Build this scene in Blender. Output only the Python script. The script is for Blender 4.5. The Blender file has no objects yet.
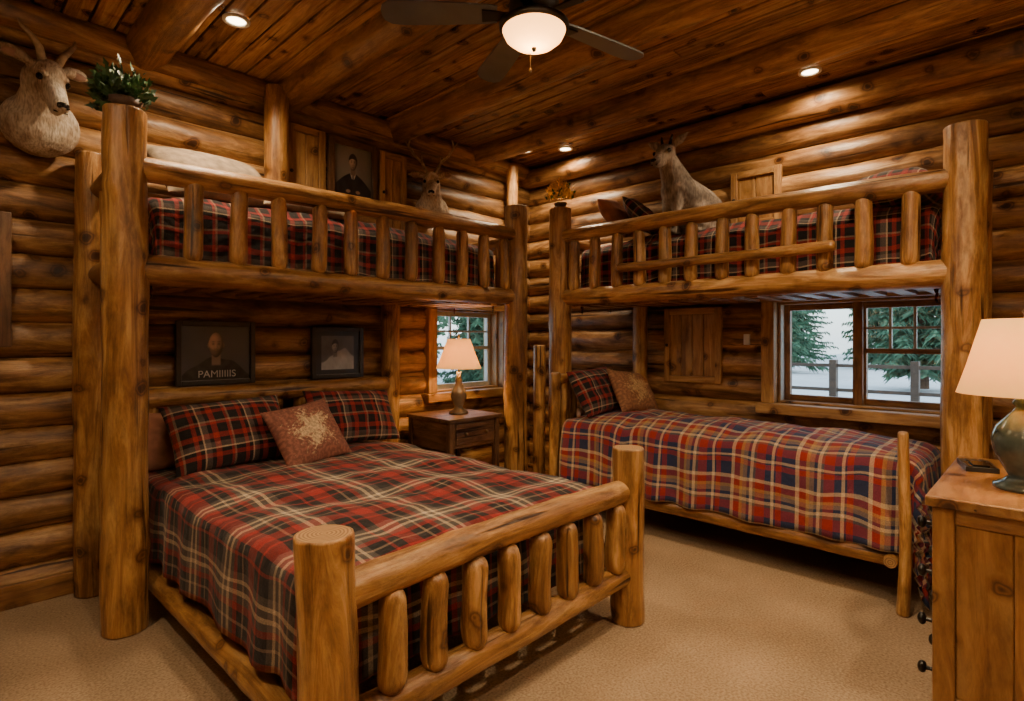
import bpy, math, random
from mathutils import Vector, Matrix, Euler, noise
random.seed(7)
C=bpy.context.scene.collection
pi=math.pi
# ------------------------------------------------------------ materials
def newmat(name):
    m=bpy.data.materials.new(name); m.use_nodes=True
    nt=m.node_tree; b=nt.nodes['Principled BSDF']
    return m,nt,b
def N(nt,t,**k):
    n=nt.nodes.new(t)
    for a,v in k.items(): setattr(n,a,v)
    return n
def ramp(nt,stops,interp='LINEAR'):
    r=N(nt,'ShaderNodeValToRGB'); cr=r.color_ramp; cr.interpolation=interp
    while len(cr.elements)<len(stops): cr.elements.new(0.5)
    for e,(p,c) in zip(cr.elements,stops):
        e.position=p; e.color=(c[0],c[1],c[2],1)
    return r
def simple(name,col,rough=.6,metal=0,var=.15,scale=20,bump=0,emis=None,es=0,coat=0):
    m,nt,b=newmat(name)
    tc=N(nt,'ShaderNodeTexCoord'); no=N(nt,'ShaderNodeTexNoise'); no.inputs['Scale'].default_value=scale; no.inputs['Detail'].default_value=4
    nt.links.new(tc.outputs['Object'],no.inputs['Vector'])
    lo=[c*(1-var) for c in col]; hi=[min(1,c*(1+var)) for c in col]
    r=ramp(nt,[(.3,lo),(.7,hi)]); nt.links.new(no.outputs['Fac'],r.inputs['Fac'])
    nt.links.new(r.outputs['Color'],b.inputs['Base Color'])
    b.inputs['Roughness'].default_value=rough; b.inputs['Metallic'].default_value=metal
    b.inputs['Coat Weight'].default_value=coat
    if bump:
        bu=N(nt,'ShaderNodeBump'); bu.inputs['Strength'].default_value=bump; bu.inputs['Distance'].default_value=.01
        nt.links.new(no.outputs['Fac'],bu.inputs['Height']); nt.links.new(bu.outputs['Normal'],b.inputs['Normal'])
    if emis:
        b.inputs['Emission Color'].default_value=(*emis,1); b.inputs['Emission Strength'].default_value=es
    return m
def fur(name,stops,scale=4.5):
    m,nt,b=newmat(name); L=nt.links
    tc=N(nt,'ShaderNodeTexCoord')
    n=N(nt,'ShaderNodeTexNoise'); n.inputs['Scale'].default_value=scale; n.inputs['Detail'].default_value=4; n.inputs['Roughness'].default_value=.6; L.new(tc.outputs['Object'],n.inputs['Vector'])
    r=ramp(nt,stops); L.new(n.outputs['Fac'],r.inputs['Fac'])
    mp=N(nt,'ShaderNodeMapping'); mp.inputs['Scale'].default_value=(90,90,22); L.new(tc.outputs['Object'],mp.inputs['Vector'])
    n2=N(nt,'ShaderNodeTexNoise'); n2.inputs['Scale'].default_value=1; n2.inputs['Detail'].default_value=3; L.new(mp.outputs[0],n2.inputs['Vector'])
    r2=ramp(nt,[(.35,(.62,.59,.56)),(.6,(1.1,1.1,1.1))]); L.new(n2.outputs['Fac'],r2.inputs['Fac'])
    mx=N(nt,'ShaderNodeMix',data_type='RGBA',blend_type='MULTIPLY'); mx.inputs['Factor'].default_value=1
    L.new(r.outputs['Color'],mx.inputs['A']); L.new(r2.outputs['Color'],mx.inputs['B']); L.new(mx.outputs['Result'],b.inputs['Base Color'])
    b.inputs['Roughness'].default_value=.95
    bu=N(nt,'ShaderNodeBump'); bu.inputs['Strength'].default_value=.6; bu.inputs['Distance'].default_value=.008
    L.new(n2.outputs['Fac'],bu.inputs['Height']); L.new(bu.outputs['Normal'],b.inputs['Normal'])
    return m
def wood(name,dark,mid,light,rough=.38,grain=14,knots=4.8,knotamt=1.0,tone=.46,mott=.31,chk=(.29,.35)):
    m,nt,b=newmat(name); L=nt.links
    at=N(nt,'ShaderNodeAttribute',attribute_name='lc')
    mp=N(nt,'ShaderNodeMapping'); mp.inputs['Scale'].default_value=(1.5,grain,grain); L.new(at.outputs['Vector'],mp.inputs['Vector'])
    n1=N(nt,'ShaderNodeTexNoise'); n1.inputs['Scale'].default_value=1; n1.inputs['Detail'].default_value=9; n1.inputs['Roughness'].default_value=.70; n1.inputs['Distortion'].default_value=1.1
    L.new(mp.outputs[0],n1.inputs['Vector'])
    r1=ramp(nt,[(.33,dark),(.48,mid),(.62,light)]); L.new(n1.outputs['Fac'],r1.inputs['Fac'])
    def mul(a,bb):
        mx=N(nt,'ShaderNodeMix',data_type='RGBA',blend_type='MULTIPLY'); mx.inputs['Factor'].default_value=1
        L.new(a,mx.inputs['A']); L.new(bb,mx.inputs['B']); return mx.outputs['Result']
    mp2=N(nt,'ShaderNodeMapping'); mp2.inputs['Scale'].default_value=(.5,2.2,2.2); L.new(at.outputs['Vector'],mp2.inputs['Vector'])
    n2=N(nt,'ShaderNodeTexNoise'); n2.inputs['Scale'].default_value=1; n2.inputs['Detail'].default_value=3; L.new(mp2.outputs[0],n2.inputs['Vector'])
    r2=ramp(nt,[(.32,(1-tone,1-tone*1.06,1-tone*1.1)),(.66,(1.0,)*3)]); L.new(n2.outputs['Fac'],r2.inputs['Fac'])
    col=mul(r1.outputs['Color'],r2.outputs['Color'])
    mp5=N(nt,'ShaderNodeMapping'); mp5.inputs['Scale'].default_value=(3.6,11,11); L.new(at.outputs['Vector'],mp5.inputs['Vector'])
    n5=N(nt,'ShaderNodeTexNoise'); n5.inputs['Scale'].default_value=1; n5.inputs['Detail'].default_value=6; n5.inputs['Roughness'].default_value=.7; L.new(mp5.outputs[0],n5.inputs['Vector'])
    r5=ramp(nt,[(.36,(1-mott*1.4,1-mott*1.55,1-mott*1.65)),(.50,(1,1,1)),(.70,(1.22,1.2,1.14))]); L.new(n5.outputs['Fac'],r5.inputs['Fac'])
    col=mul(col,r5.outputs['Color'])
    n3=N(nt,'ShaderNodeTexNoise'); n3.inputs['Scale'].default_value=11; L.new(at.outputs['Vector'],n3.inputs['Vector'])
    va=N(nt,'ShaderNodeVectorMath',operation='MULTIPLY_ADD'); L.new(n3.outputs['Color'],va.inputs[0]); va.inputs[1].default_value=(.06,.06,.06); L.new(at.outputs['Vector'],va.inputs[2])
    vo=N(nt,'ShaderNodeTexVoronoi'); vo.inputs['Scale'].default_value=knots; L.new(va.outputs[0],vo.inputs['Vector'])
    k=1-knotamt
    def kk(a,b_,c): return (a+(1-a)*k,b_+(1-b_)*k,c+(1-c)*k)
    r3=ramp(nt,[(.0,kk(.08,.05,.04)),(.10,kk(.16,.1,.08)),(.135,kk(.6,.5,.42)),(.165,kk(.25,.17,.13)),(.21,kk(.75,.68,.6)),(.30,(1,1,1))]); L.new(vo.outputs['Distance'],r3.inputs['Fac'])
    col=mul(col,r3.outputs['Color'])
    mp4=N(nt,'ShaderNodeMapping'); mp4.inputs['Scale'].default_value=(1.0,26,26); L.new(at.outputs['Vector'],mp4.inputs['Vector'])
    n4=N(nt,'ShaderNodeTexNoise'); n4.inputs['Scale'].default_value=1; n4.inputs['Detail'].default_value=2; L.new(mp4.outputs[0],n4.inputs['Vector'])
    r4=ramp(nt,[(chk[0],(.15,.10,.075)),(chk[1],(1,1,1))]); L.new(n4.outputs['Fac'],r4.inputs['Fac'])
    col=mul(col,r4.outputs['Color'])
    L.new(col,b.inputs['Base Color'])
    b.inputs['Roughness'].default_value=rough
    ad=N(nt,'ShaderNodeMath',operation='MULTIPLY'); L.new(n1.outputs['Fac'],ad.inputs[0]); L.new(r4.outputs['Color'],ad.inputs[1])
    ad2=N(nt,'ShaderNodeMath',operation='ADD'); L.new(ad.outputs[0],ad2.inputs[0]); L.new(n5.outputs['Fac'],ad2.inputs[1])
    bu=N(nt,'ShaderNodeBump'); bu.inputs['Strength'].default_value=.55; bu.inputs['Distance'].default_value=.013
    L.new(ad2.outputs[0],bu.inputs['Height']); L.new(bu.outputs['Normal'],b.inputs['Normal'])
    return m
def endgrain(name,a,c):
    m,nt,b=newmat(name); L=nt.links
    at=N(nt,'ShaderNodeAttribute',attribute_name='lc2')
    mp=N(nt,'ShaderNodeMapping'); mp.inputs['Scale'].default_value=(0,1,1); L.new(at.outputs['Vector'],mp.inputs['Vector'])
    w=N(nt,'ShaderNodeTexWave',wave_type='RINGS',rings_direction='X'); w.inputs['Scale'].default_value=26; w.inputs['Distortion'].default_value=3; w.inputs['Detail'].default_value=4
    L.new(mp.outputs[0],w.inputs['Vector'])
    r=ramp(nt,[(.1,a),(.8,c)]); L.new(w.outputs['Fac'],r.inputs['Fac']); L.new(r.outputs['Color'],b.inputs['Base Color'])
    b.inputs['Roughness'].default_value=.5
    return m
M_log=wood('honey_log',(.17,.071,.021),(.42,.20,.062),(.69,.405,.16),rough=.30)
M_wall=wood('wall_log',(.13,.056,.02),(.35,.172,.060),(.60,.35,.145),rough=.36,grain=11,tone=.55)
M_end=endgrain('log_endgrain',(.24,.12,.042),(.48,.275,.115))
M_beam=wood('beam_log',(.14,.058,.019),(.34,.162,.055),(.55,.305,.12),rough=.34)
M_ceil=wood('ceiling_pine',(.20,.085,.028),(.41,.198,.066),(.61,.35,.14),rough=.26,grain=20,knots=5,tone=.58,mott=.18,chk=(.24,.30))
M_door=wood('knotty_panel',(.20,.093,.031),(.38,.195,.068),(.53,.31,.12),rough=.4,grain=16,knots=5,tone=.25,mott=.15,chk=(.2,.25))
M_trim=wood('trim_wood',(.14,.06,.02),(.30,.14,.048),(.42,.22,.08),rough=.4,grain=18,knotamt=.5,tone=.3,mott=.2)
M_dresser=wood('dresser_pine',(.18,.072,.022),(.34,.158,.05),(.48,.255,.095),rough=.28,grain=9,knots=5,tone=.38,mott=.2,chk=(.24,.29))
M_dark=wood('dark_walnut',(.065,.03,.015),(.14,.068,.034),(.22,.115,.058),rough=.3,knotamt=.3,tone=.3)
M_chink=simple('chinking',(.05,.025,.012),.9,var=.3)
def carpet():
    m,nt,b=newmat('carpet_beige'); L=nt.links
    tc=N(nt,'ShaderNodeTexCoord')
    n=N(nt,'ShaderNodeTexNoise'); n.inputs['Scale'].default_value=90; n.inputs['Detail'].default_value=5; L.new(tc.outputs['Object'],n.inputs['Vector'])
    n2=N(nt,'ShaderNodeTexNoise'); n2.inputs['Scale'].default_value=1.6; n2.inputs['Detail'].default_value=5; L.new(tc.outputs['Object'],n2.inputs['Vector'])
    vo=N(nt,'ShaderNodeTexVoronoi'); vo.inputs['Scale'].default_value=70; L.new(tc.outputs['Object'],vo.inputs['Vector'])
    r=ramp(nt,[(.3,(.31,.205,.12)),(.7,(.56,.40,.25))]); L.new(n.outputs['Fac'],r.inputs['Fac'])
    r2=ramp(nt,[(.3,(.72,.71,.69)),(.7,(1,1,1))]); L.new(n2.outputs['Fac'],r2.inputs['Fac'])
    mx=N(nt,'ShaderNodeMix',data_type='RGBA',blend_type='MULTIPLY'); mx.inputs['Factor'].default_value=1
    L.new(r.outputs['Color'],mx.inputs['A']); L.new(r2.outputs['Color'],mx.inputs['B']); L.new(mx.outputs['Result'],b.inputs['Base Color'])
    b.inputs['Roughness'].default_value=.95; b.inputs['Specular IOR Level'].default_value=.1
    bu=N(nt,'ShaderNodeBump'); bu.inputs['Strength'].default_value=.7; bu.inputs['Distance'].default_value=.005
    L.new(vo.outputs['Distance'],bu.inputs['Height']); L.new(bu.outputs['Normal'],b.inputs['Normal'])
    return m
M_carpet=carpet()
def plaid(name,stops_u,stops_v,period):
    m,nt,b=newmat(name); L=nt.links
    uv=N(nt,'ShaderNodeUVMap'); sp=N(nt,'ShaderNodeSeparateXYZ'); L.new(uv.outputs[0],sp.inputs[0])
    outs=[]
    for ax,st in (('X',stops_u),('Y',stops_v)):
        d=N(nt,'ShaderNodeMath',operation='DIVIDE'); L.new(sp.outputs[ax],d.inputs[0]); d.inputs[1].default_value=period
        f=N(nt,'ShaderNodeMath',operation='FRACT'); L.new(d.outputs[0],f.inputs[0])
        r=ramp(nt,st,'CONSTANT'); L.new(f.outputs[0],r.inputs['Fac']); outs.append(r)
    mx=N(nt,'ShaderNodeMix',data_type='RGBA'); mx.inputs['Factor'].default_value=.5
    L.new(outs[0].outputs['Color'],mx.inputs['A']); L.new(outs[1].outputs['Color'],mx.inputs['B'])
    no=N(nt,'ShaderNodeTexNoise'); no.inputs['Scale'].default_value=200; no.inputs['Detail'].default_value=3; L.new(uv.outputs[0],no.inputs['Vector'])
    r2=ramp(nt,[(.3,(.6,.6,.6)),(.7,(1.25,1.25,1.25))]); L.new(no.outputs['Fac'],r2.inputs['Fac'])
    m2=N(nt,'ShaderNodeMix',data_type='RGBA',blend_type='MULTIPLY'); m2.inputs['Factor'].default_value=1
    L.new(mx.outputs['Result'],m2.inputs['A']); L.new(r2.outputs['Color'],m2.inputs['B']); L.new(m2.outputs['Result'],b.inputs['Base Color'])
    b.inputs['Roughness'].default_value=.85; b.inputs['Sheen Weight'].default_value=.1; b.inputs['Specular IOR Level'].default_value=.2
    n3=N(nt,'ShaderNodeTexNoise'); n3.inputs['Scale'].default_value=9; n3.inputs['Detail'].default_value=4; L.new(uv.outputs[0],n3.inputs['Vector'])
    bu=N(nt,'ShaderNodeBump'); bu.inputs['Strength'].default_value=.6; bu.inputs['Distance'].default_value=.03
    L.new(n3.outputs['Fac'],bu.inputs['Height']); L.new(bu.outputs['Normal'],b.inputs['Normal'])
    return m
RED=(.29,.022,.016);BLK=(.013,.011,.011);CRM=(.60,.46,.30);GRY=(.12,.09,.075);NAV=(.022,.032,.085);GLD=(.46,.27,.08);TAN=(.28,.19,.125)
st1=[(0,RED),(.17,BLK),(.27,TAN),(.30,BLK),(.38,RED),(.44,GRY),(.50,CRM),(.54,GRY),(.60,CRM),(.64,GRY),(.71,BLK),(.87,RED),(.90,BLK)]
M_plaid=plaid('plaid_red_black',st1,st1,.44)
st2=[(0,NAV),(.14,RED),(.22,NAV),(.25,CRM),(.29,NAV),(.38,RED),(.52,GRY),(.56,CRM),(.61,NAV),(.66,TAN),(.73,GLD),(.78,RED),(.88,CRM),(.94,NAV)]
M_plaid2=plaid('plaid_navy_red',st2,st2,.40)
st3=[(0,BLK),(.2,RED),(.26,TAN),(.30,BLK),(.5,RED),(.58,BLK),(.66,CRM),(.69,GRY),(.8,BLK),(.88,RED)]
M_plaid3=plaid('plaid_dark',st3,st3,.28)
M_sheet=simple('sheet_dark_red',(.10,.03,.025),.9,bump=.3)
M_brownp=simple('brown_fabric',(.26,.10,.055),.9,var=.45,scale=9,bump=.4)
M_beige=simple('beige_fleece',(.25,.185,.125),.95,var=.4,scale=14,bump=.9)
M_darkfab=simple('dark_fabric',(.06,.035,.027),.9,bump=.3)
M_blackframe=simple('black_frame',(.03,.025,.022),.3)
M_photoGrey=simple('photo_grey',(.17,.165,.155),.4,var=.5,scale=6)
M_paper=simple('photo_paper',(.42,.41,.39),.5,var=.35,scale=12)
def vcol():
    m,nt,b=newmat('photo_print'); at=N(nt,'ShaderNodeAttribute',attribute_name='pcol'); nt.links.new(at.outputs['Color'],b.inputs['Base Color'])
    b.inputs['Roughness'].default_value=.28; return m
M_print=vcol()
M_brass=simple('aged_brass',(.20,.14,.08),.4,metal=.8,var=.3)
M_ceram=simple('slate_teal_ceramic',(.055,.085,.082),.2,var=.45,scale=14,coat=.5)
M_ceram2=simple('brown_ceramic',(.15,.11,.07),.3,var=.4,scale=18,coat=.3)
M_metal=simple('dark_metal',(.05,.045,.04),.35,metal=.9)
M_blade=simple('fan_blade_grey',(.11,.11,.11),.35,var=.15,scale=8)
M_plastic=simple('black_plastic',(.015,.015,.017),.3)
M_whitetrim=simple('white_trim',(.7,.68,.62),.5,var=.05)
M_wf=simple('window_white',(.55,.55,.5),.5,var=.08)
M_fur=fur('goat_fur',[(.36,(.30,.20,.13)),(.47,(.46,.36,.26)),(.56,(.62,.53,.42)),(.7,(.70,.62,.52))],4.2)
M_fur2=fur('deer_fur',[(.36,(.36,.24,.15)),(.5,(.56,.43,.30)),(.64,(.72,.62,.49))],6)
M_fur3=fur('fawn_fur',[(.38,(.13,.10,.078)),(.48,(.24,.19,.15)),(.58,(.36,.30,.245)),(.7,(.50,.43,.36))],5)
M_ear=simple('inner_ear',(.36,.22,.17),.9)
M_horn=simple('horn',(.34,.25,.16),.5,var=.4)
M_eye=simple('glass_eye',(.006,.004,.003),.08)
M_leaf=simple('ivy_leaf',(.04,.10,.028),.5,var=.6,scale=9)
M_yel=simple('yellow_flower',(.75,.42,.04),.6,var=.4)
M_clay=simple('clay_pot',(.10,.05,.028),.7)
M_tree=simple('pine_needles',(.075,.17,.10),.8,var=.5,scale=3)
M_tree2=simple('pale_foliage',(.16,.28,.16),.8,var=.5,scale=3)
M_bark=simple('bark',(.09,.055,.035),.9,var=.4)
M_ground=simple('snowy_ground',(.74,.78,.80),.9,var=.12,scale=.6)
M_rail=simple('porch_rail',(.13,.105,.085),.7)
def shade(name,col,es,ec=(1,.68,.34),tr=.55):
    m,nt,b=newmat(name); L=nt.links
    t=N(nt,'ShaderNodeBsdfTranslucent'); t.inputs['Color'].default_value=(*col,1)
    b.inputs['Base Color'].default_value=(*col,1); b.inputs['Roughness'].default_value=.9
    tc=N(nt,'ShaderNodeTexCoord'); no=N(nt,'ShaderNodeTexNoise'); no.inputs['Scale'].default_value=40; L.new(tc.outputs['Object'],no.inputs['Vector'])
    r=ramp(nt,[(.3,[c*.9 for c in col]),(.7,col)]); L.new(no.outputs['Fac'],r.inputs['Fac']); L.new(r.outputs['Color'],b.inputs['Base Color'])
    b.inputs['Emission Color'].default_value=(*ec,1); b.inputs['Emission Strength'].default_value=es
    mx=N(nt,'ShaderNodeMixShader'); mx.inputs[0].default_value=tr
    L.new(b.outputs[0],mx.inputs[1]); L.new(t.outputs[0],mx.inputs[2]); L.new(mx.outputs[0],nt.nodes['Material Output'].inputs['Surface'])
    return m
M_shade=shade('lamp_shade_linen',(.84,.54,.20),.9,(1,.54,.14),.38)
M_bowl=shade('glass_bowl',(.86,.55,.22),1.2,(1,.56,.20),.06)
M_glow=simple('downlight_lens',(1,.9,.7),.5,var=.02,emis=(1,.80,.5),es=14)
def glass():
    m,nt,b=newmat('window_glass'); L=nt.links
    t=N(nt,'ShaderNodeBsdfTransparent'); g=N(nt,'ShaderNodeBsdfGlossy'); g.inputs['Roughness'].default_value=.02
    mx=N(nt,'ShaderNodeMixShader'); mx.inputs[0].default_value=.05
    L.new(t.outputs[0],mx.inputs[1]); L.new(g.outputs[0],mx.inputs[2]); L.new(mx.outputs[0],nt.nodes['Material Output'].inputs['Surface'])
    return m
M_glass=glass()
def pillowpattern(name,base,pat):
    m,nt,b=newmat(name); L=nt.links
    uv=N(nt,'ShaderNodeUVMap'); 
    sp=N(nt,'ShaderNodeSeparateXYZ'); L.new(uv.outputs[0],sp.inputs[0])
    ln=N(nt,'ShaderNodeVectorMath',operation='LENGTH'); L.new(uv.outputs[0],ln.inputs[0])
    an=N(nt,'ShaderNodeMath',operation='ARCTAN2'); L.new(sp.outputs['Y'],an.inputs[0]); L.new(sp.outputs['X'],an.inputs[1])
    tw=N(nt,'ShaderNodeMath',operation='MULTIPLY_ADD'); L.new(ln.outputs['Value'],tw.inputs[0]); tw.inputs[1].default_value=5.0; L.new(an.outputs[0],tw.inputs[2])
    m8=N(nt,'ShaderNodeMath',operation='MULTIPLY'); L.new(tw.outputs[0],m8.inputs[0]); m8.inputs[1].default_value=5
    co=N(nt,'ShaderNodeMath',operation='COSINE'); L.new(m8.outputs[0],co.inputs[0])
    ma=N(nt,'ShaderNodeMath',operation='MULTIPLY_ADD'); L.new(co.outputs[0],ma.inputs[0]); ma.inputs[1].default_value=.03; ma.inputs[2].default_value=.195
    no=N(nt,'ShaderNodeTexNoise'); no.inputs['Scale'].default_value=24; no.inputs['Detail'].default_value=7; no.inputs['Roughness'].default_value=.75; no.inputs['Distortion'].default_value=1.5; L.new(uv.outputs[0],no.inputs['Vector'])
    nn=N(nt,'ShaderNodeMath',operation='MULTIPLY_ADD'); L.new(no.outputs['Fac'],nn.inputs[0]); nn.inputs[1].default_value=.62; L.new(ln.outputs['Value'],nn.inputs[2])
    sb=N(nt,'ShaderNodeMath',operation='SUBTRACT'); L.new(nn.outputs[0],sb.inputs[0]); L.new(ma.outputs[0],sb.inputs[1])
    r=ramp(nt,[(.19,pat),(.235,base)]); L.new(sb.outputs[0],r.inputs['Fac']); 
    n2=N(nt,'ShaderNodeTexNoise'); n2.inputs['Scale'].default_value=55; n2.inputs['Detail'].default_value=4; L.new(uv.outputs[0],n2.inputs['Vector'])
    r2=ramp(nt,[(.42,(.75,.75,.75)),(.60,(1.5,1.45,1.4))]); L.new(n2.outputs['Fac'],r2.inputs['Fac'])
    mx=N(nt,'ShaderNodeMix',data_type='RGBA',blend_type='MULTIPLY'); mx.inputs['Factor'].default_value=.8
    L.new(r.outputs['Color'],mx.inputs['A']); L.new(r2.outputs['Color'],mx.inputs['B']); L.new(mx.outputs['Result'],b.inputs['Base Color'])
    b.inputs['Roughness'].default_value=.85
    return m
M_floral=pillowpattern('floral_rose',(.22,.085,.06),(.52,.38,.23))
M_floral2=pillowpattern('floral_brown',(.22,.095,.045),(.40,.25,.12))
# ------------------------------------------------------------ mesh builder
class MB:
    def __init__(s): s.v=[];s.f=[];s.lc=[];s.lc2=[];s.mi=[];s.sm=[];s.uv=[]
    def add(s,vs,fs,lcs=None,mat=0,smooth=True,lc2=None,uvs=None):
        o=len(s.v); s.v+= [tuple(p) for p in vs]; s.lc+= [tuple(p) for p in (lcs or vs)]
        s.lc2+=[tuple(p) for p in (lc2 or lcs or vs)]
        s.uv+= list(uvs) if uvs else [(0,0)]*len(vs)
        for f in fs: s.f.append([i+o for i in f]); s.mi.append(mat); s.sm.append(smooth)
    def log(s,p0,p1,r0,r1=None,bend=.012,bump=.045,re=.015,cap=.88,segs=18,step=.08,mat=0,endmat=1):
        p0=Vector(p0);p1=Vector(p1); r1=r0 if r1 is None else r1
        d=p1-p0; L=d.length; d.normalize()
        up=Vector((0,0,1)) if abs(d.z)<.9 else Vector((1,0,0))
        u=d.cross(up).normalized(); w=d.cross(u).normalized()
        off=Vector((random.uniform(0,80),random.uniform(0,80),random.uniform(0,80)))
        re=min(re,L*.4)
        ss=[];rr=[]
        def prof(e): return cap+(1-cap)*math.sqrt(max(0,1-(1-e)**2))
        for e in (0,.15,.45,.75): ss.append(e*re); rr.append(prof(e))
        n=max(2,int((L-2*re)/step))
        for i in range(n+1): ss.append(re+(L-2*re)*i/n); rr.append(1)
        for e in (.75,.45,.15,0): ss.append(L-e*re); rr.append(prof(e))
        vs=[];lcs=[];l2=[]
        b1=random.uniform(-1,1)*bend; b2=random.uniform(-1,1)*bend
        kn=[(random.uniform(0,L),random.uniform(0,2*pi),random.uniform(.05,.12)) for _ in range(int(L/.28))]
        for k,(q,rf) in enumerate(zip(ss,rr)):
            tt=q/L; r=(r0+(r1-r0)*tt)*rf
            bx=b1*math.sin(pi*tt)+.4*b2*math.sin(2*pi*tt); by=b2*math.sin(pi*tt)
            for j in range(segs):
                a=2*pi*j/segs; ca,sa=math.cos(a),math.sin(a)
                nz=noise.noise(Vector((q*2.5+off.x,ca*.9+off.y,sa*.9+off.z)))+.5*noise.noise(Vector((q*8+off.z,ca*2+off.x,sa*2+off.y)))
                kb=0
                for (kq,ka,kh) in kn:
                    if abs(kq-q)<.12:
                        da=(a-ka+pi)%(2*pi)-pi
                        kb+=kh*math.exp(-((kq-q)/.05)**2-(da*r/.035)**2)
                r_=r*(1+bump*nz+kb*min(1,bump/.045))
                vs.append(p0+d*q+u*(ca*r_+bx)+w*(sa*r_+by))
                lcs.append((q+off.x,ca*r_+off.y,sa*r_+off.z)); l2.append((q,ca*r_,sa*r_))
        fs=[]
        K=len(ss)
        for k in range(K-1):
            for j in range(segs):
                j2=(j+1)%segs; fs.append((k*segs+j,k*segs+j2,(k+1)*segs+j2,(k+1)*segs+j))
        s.add(vs,fs,lcs,mat,True,l2)
        for k,rev in ((0,True),(K-1,False)):
            ring=vs[k*segs:(k+1)*segs]; rl=l2[k*segs:(k+1)*segs]; lc=lcs[k*segs:(k+1)*segs]
            c=sum((Vector(x) for x in ring),Vector())/segs
            f=[(j,segs,(j+1)%segs) if not rev else ((j+1)%segs,segs,j) for j in range(segs)]
            f=[tuple(reversed(x)) for x in f]
            s.add(list(ring)+[c],f,list(lc)+[(lc[0][0],off.y,off.z)],endmat,False,list(rl)+[(0,0,0)])
    def box(s,a,b,mat=0,grain=0,uvs=None):
        x0,x1=sorted((a[0],b[0]));y0,y1=sorted((a[1],b[1]));z0,z1=sorted((a[2],b[2]))
        vs=[(x,y,z) for x in (x0,x1) for y in (y0,y1) for z in (z0,z1)]
        off=[random.uniform(0,80) for _ in range(3)]
        def g(p):
            q=[p[grain]]+[p[i] for i in range(3) if i!=grain]
            return tuple(q[i]+off[i] for i in range(3))
        fs=[(0,1,3,2),(4,6,7,5),(0,4,5,1),(2,3,7,6),(0,2,6,4),(1,5,7,3)]
        s.add(vs,fs,[g(p) for p in vs],mat,False)
    def lathe(s,prof,c=(0,0,0),mat=0,segs=28,smooth=True,axis=None):
        vs=[];fs=[]
        for r,z in prof:
            for j in range(segs):
                a=2*pi*j/segs; vs.append(Vector((r*math.cos(a),r*math.sin(a),z)))
        for k in range(len(prof)-1):
            for j in range(segs):
                j2=(j+1)%segs; fs.append((k*segs+j,k*segs+j2,(k+1)*segs+j2,(k+1)*segs+j))
        if axis is not None:
            q=Vector((0,0,1)).rotation_difference(Vector(axis)); vs=[q@v for v in vs]
        c=Vector(c); s.add([v+c for v in vs],fs,None,mat,smooth)
    def ellipsoid(s,c,r,rot=(0,0,0),mat=0,seg=16,rings=10):
        R=Euler(rot).to_matrix(); vs=[];fs=[]
        for i in range(rings+1):
            th=pi*i/rings
            for j in range(seg):
                a=2*pi*j/seg
                vs.append(R@Vector((r[0]*math.sin(th)*math.cos(a),r[1]*math.sin(th)*math.sin(a),-r[2]*math.cos(th)))+Vector(c))
        for i in range(rings):
            for j in range(seg):
                j2=(j+1)%seg; fs.append((i*seg+j,i*seg+j2,(i+1)*seg+j2,(i+1)*seg+j))
        s.add(vs,fs,None,mat,True)
    def capsule(s,p0,p1,r0,r1,mat=0,seg=14):
        p0=Vector(p0);p1=Vector(p1);d=p1-p0;L=d.length
        prof=[]
        for i in range(6): a=-pi/2+pi/2*i/5; prof.append((max(r0*math.cos(a),1e-4),r0*math.sin(a)))
        for i in range(6): a=pi/2*i/5; prof.append((max(r1*math.cos(a),1e-4),L+r1*math.sin(a)))
        s.lathe(prof,p0,mat,seg,True,axis=d.normalized())
    def build(s,name,mats,bevel=0,xf=None):
        me=bpy.data.meshes.new(name)
        vs=s.v if xf is None else [tuple(xf@Vector(v)) for v in s.v]
        me.from_pydata(vs,[],s.f)
        for m in mats: me.materials.append(m)
        me.polygons.foreach_set('material_index',s.mi); me.polygons.foreach_set('use_smooth',s.sm)
        a=me.attributes.new('lc','FLOAT_VECTOR','POINT'); a.data.foreach_set('vector',[x for p in s.lc for x in p])
        a=me.attributes.new('lc2','FLOAT_VECTOR','POINT'); a.data.foreach_set('vector',[x for p in s.lc2 for x in p])
        uvl=me.uv_layers.new(name='UVMap')
        idx=[0]*len(me.loops); me.loops.foreach_get('vertex_index',idx)
        uvl.data.foreach_set('uv',[x for i in idx for x in s.uv[i]])
        me.update()
        o=bpy.data.objects.new(name,me); C.objects.link(o)
        if bevel:
            m=o.modifiers.new('bev','BEVEL'); m.width=bevel; m.segments=2; m.limit_method='ANGLE'; m.angle_limit=.7
        return o
def group(name,objs,loc=(0,0,0)):
    e=bpy.data.objects.new(name,None); e.location=loc; e.empty_display_size=.1; C.objects.link(e)
    for o in objs:
        o.parent=e; o.matrix_parent_inverse=Matrix.Translation(Vector(loc)).inverted()
    return e
def light(name,kind,loc,power,col=(1,.76,.48),size=.05,spot=None,blend=.6):
    l=bpy.data.lights.new(name,kind); l.energy=power; l.color=col
    if kind in('POINT','SPOT'): l.shadow_soft_size=size
    if kind=='SPOT': l.spot_size=spot; l.spot_blend=blend
    o=bpy.data.objects.new(name,l); o.location=loc; C.objects.link(o); return o
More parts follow.
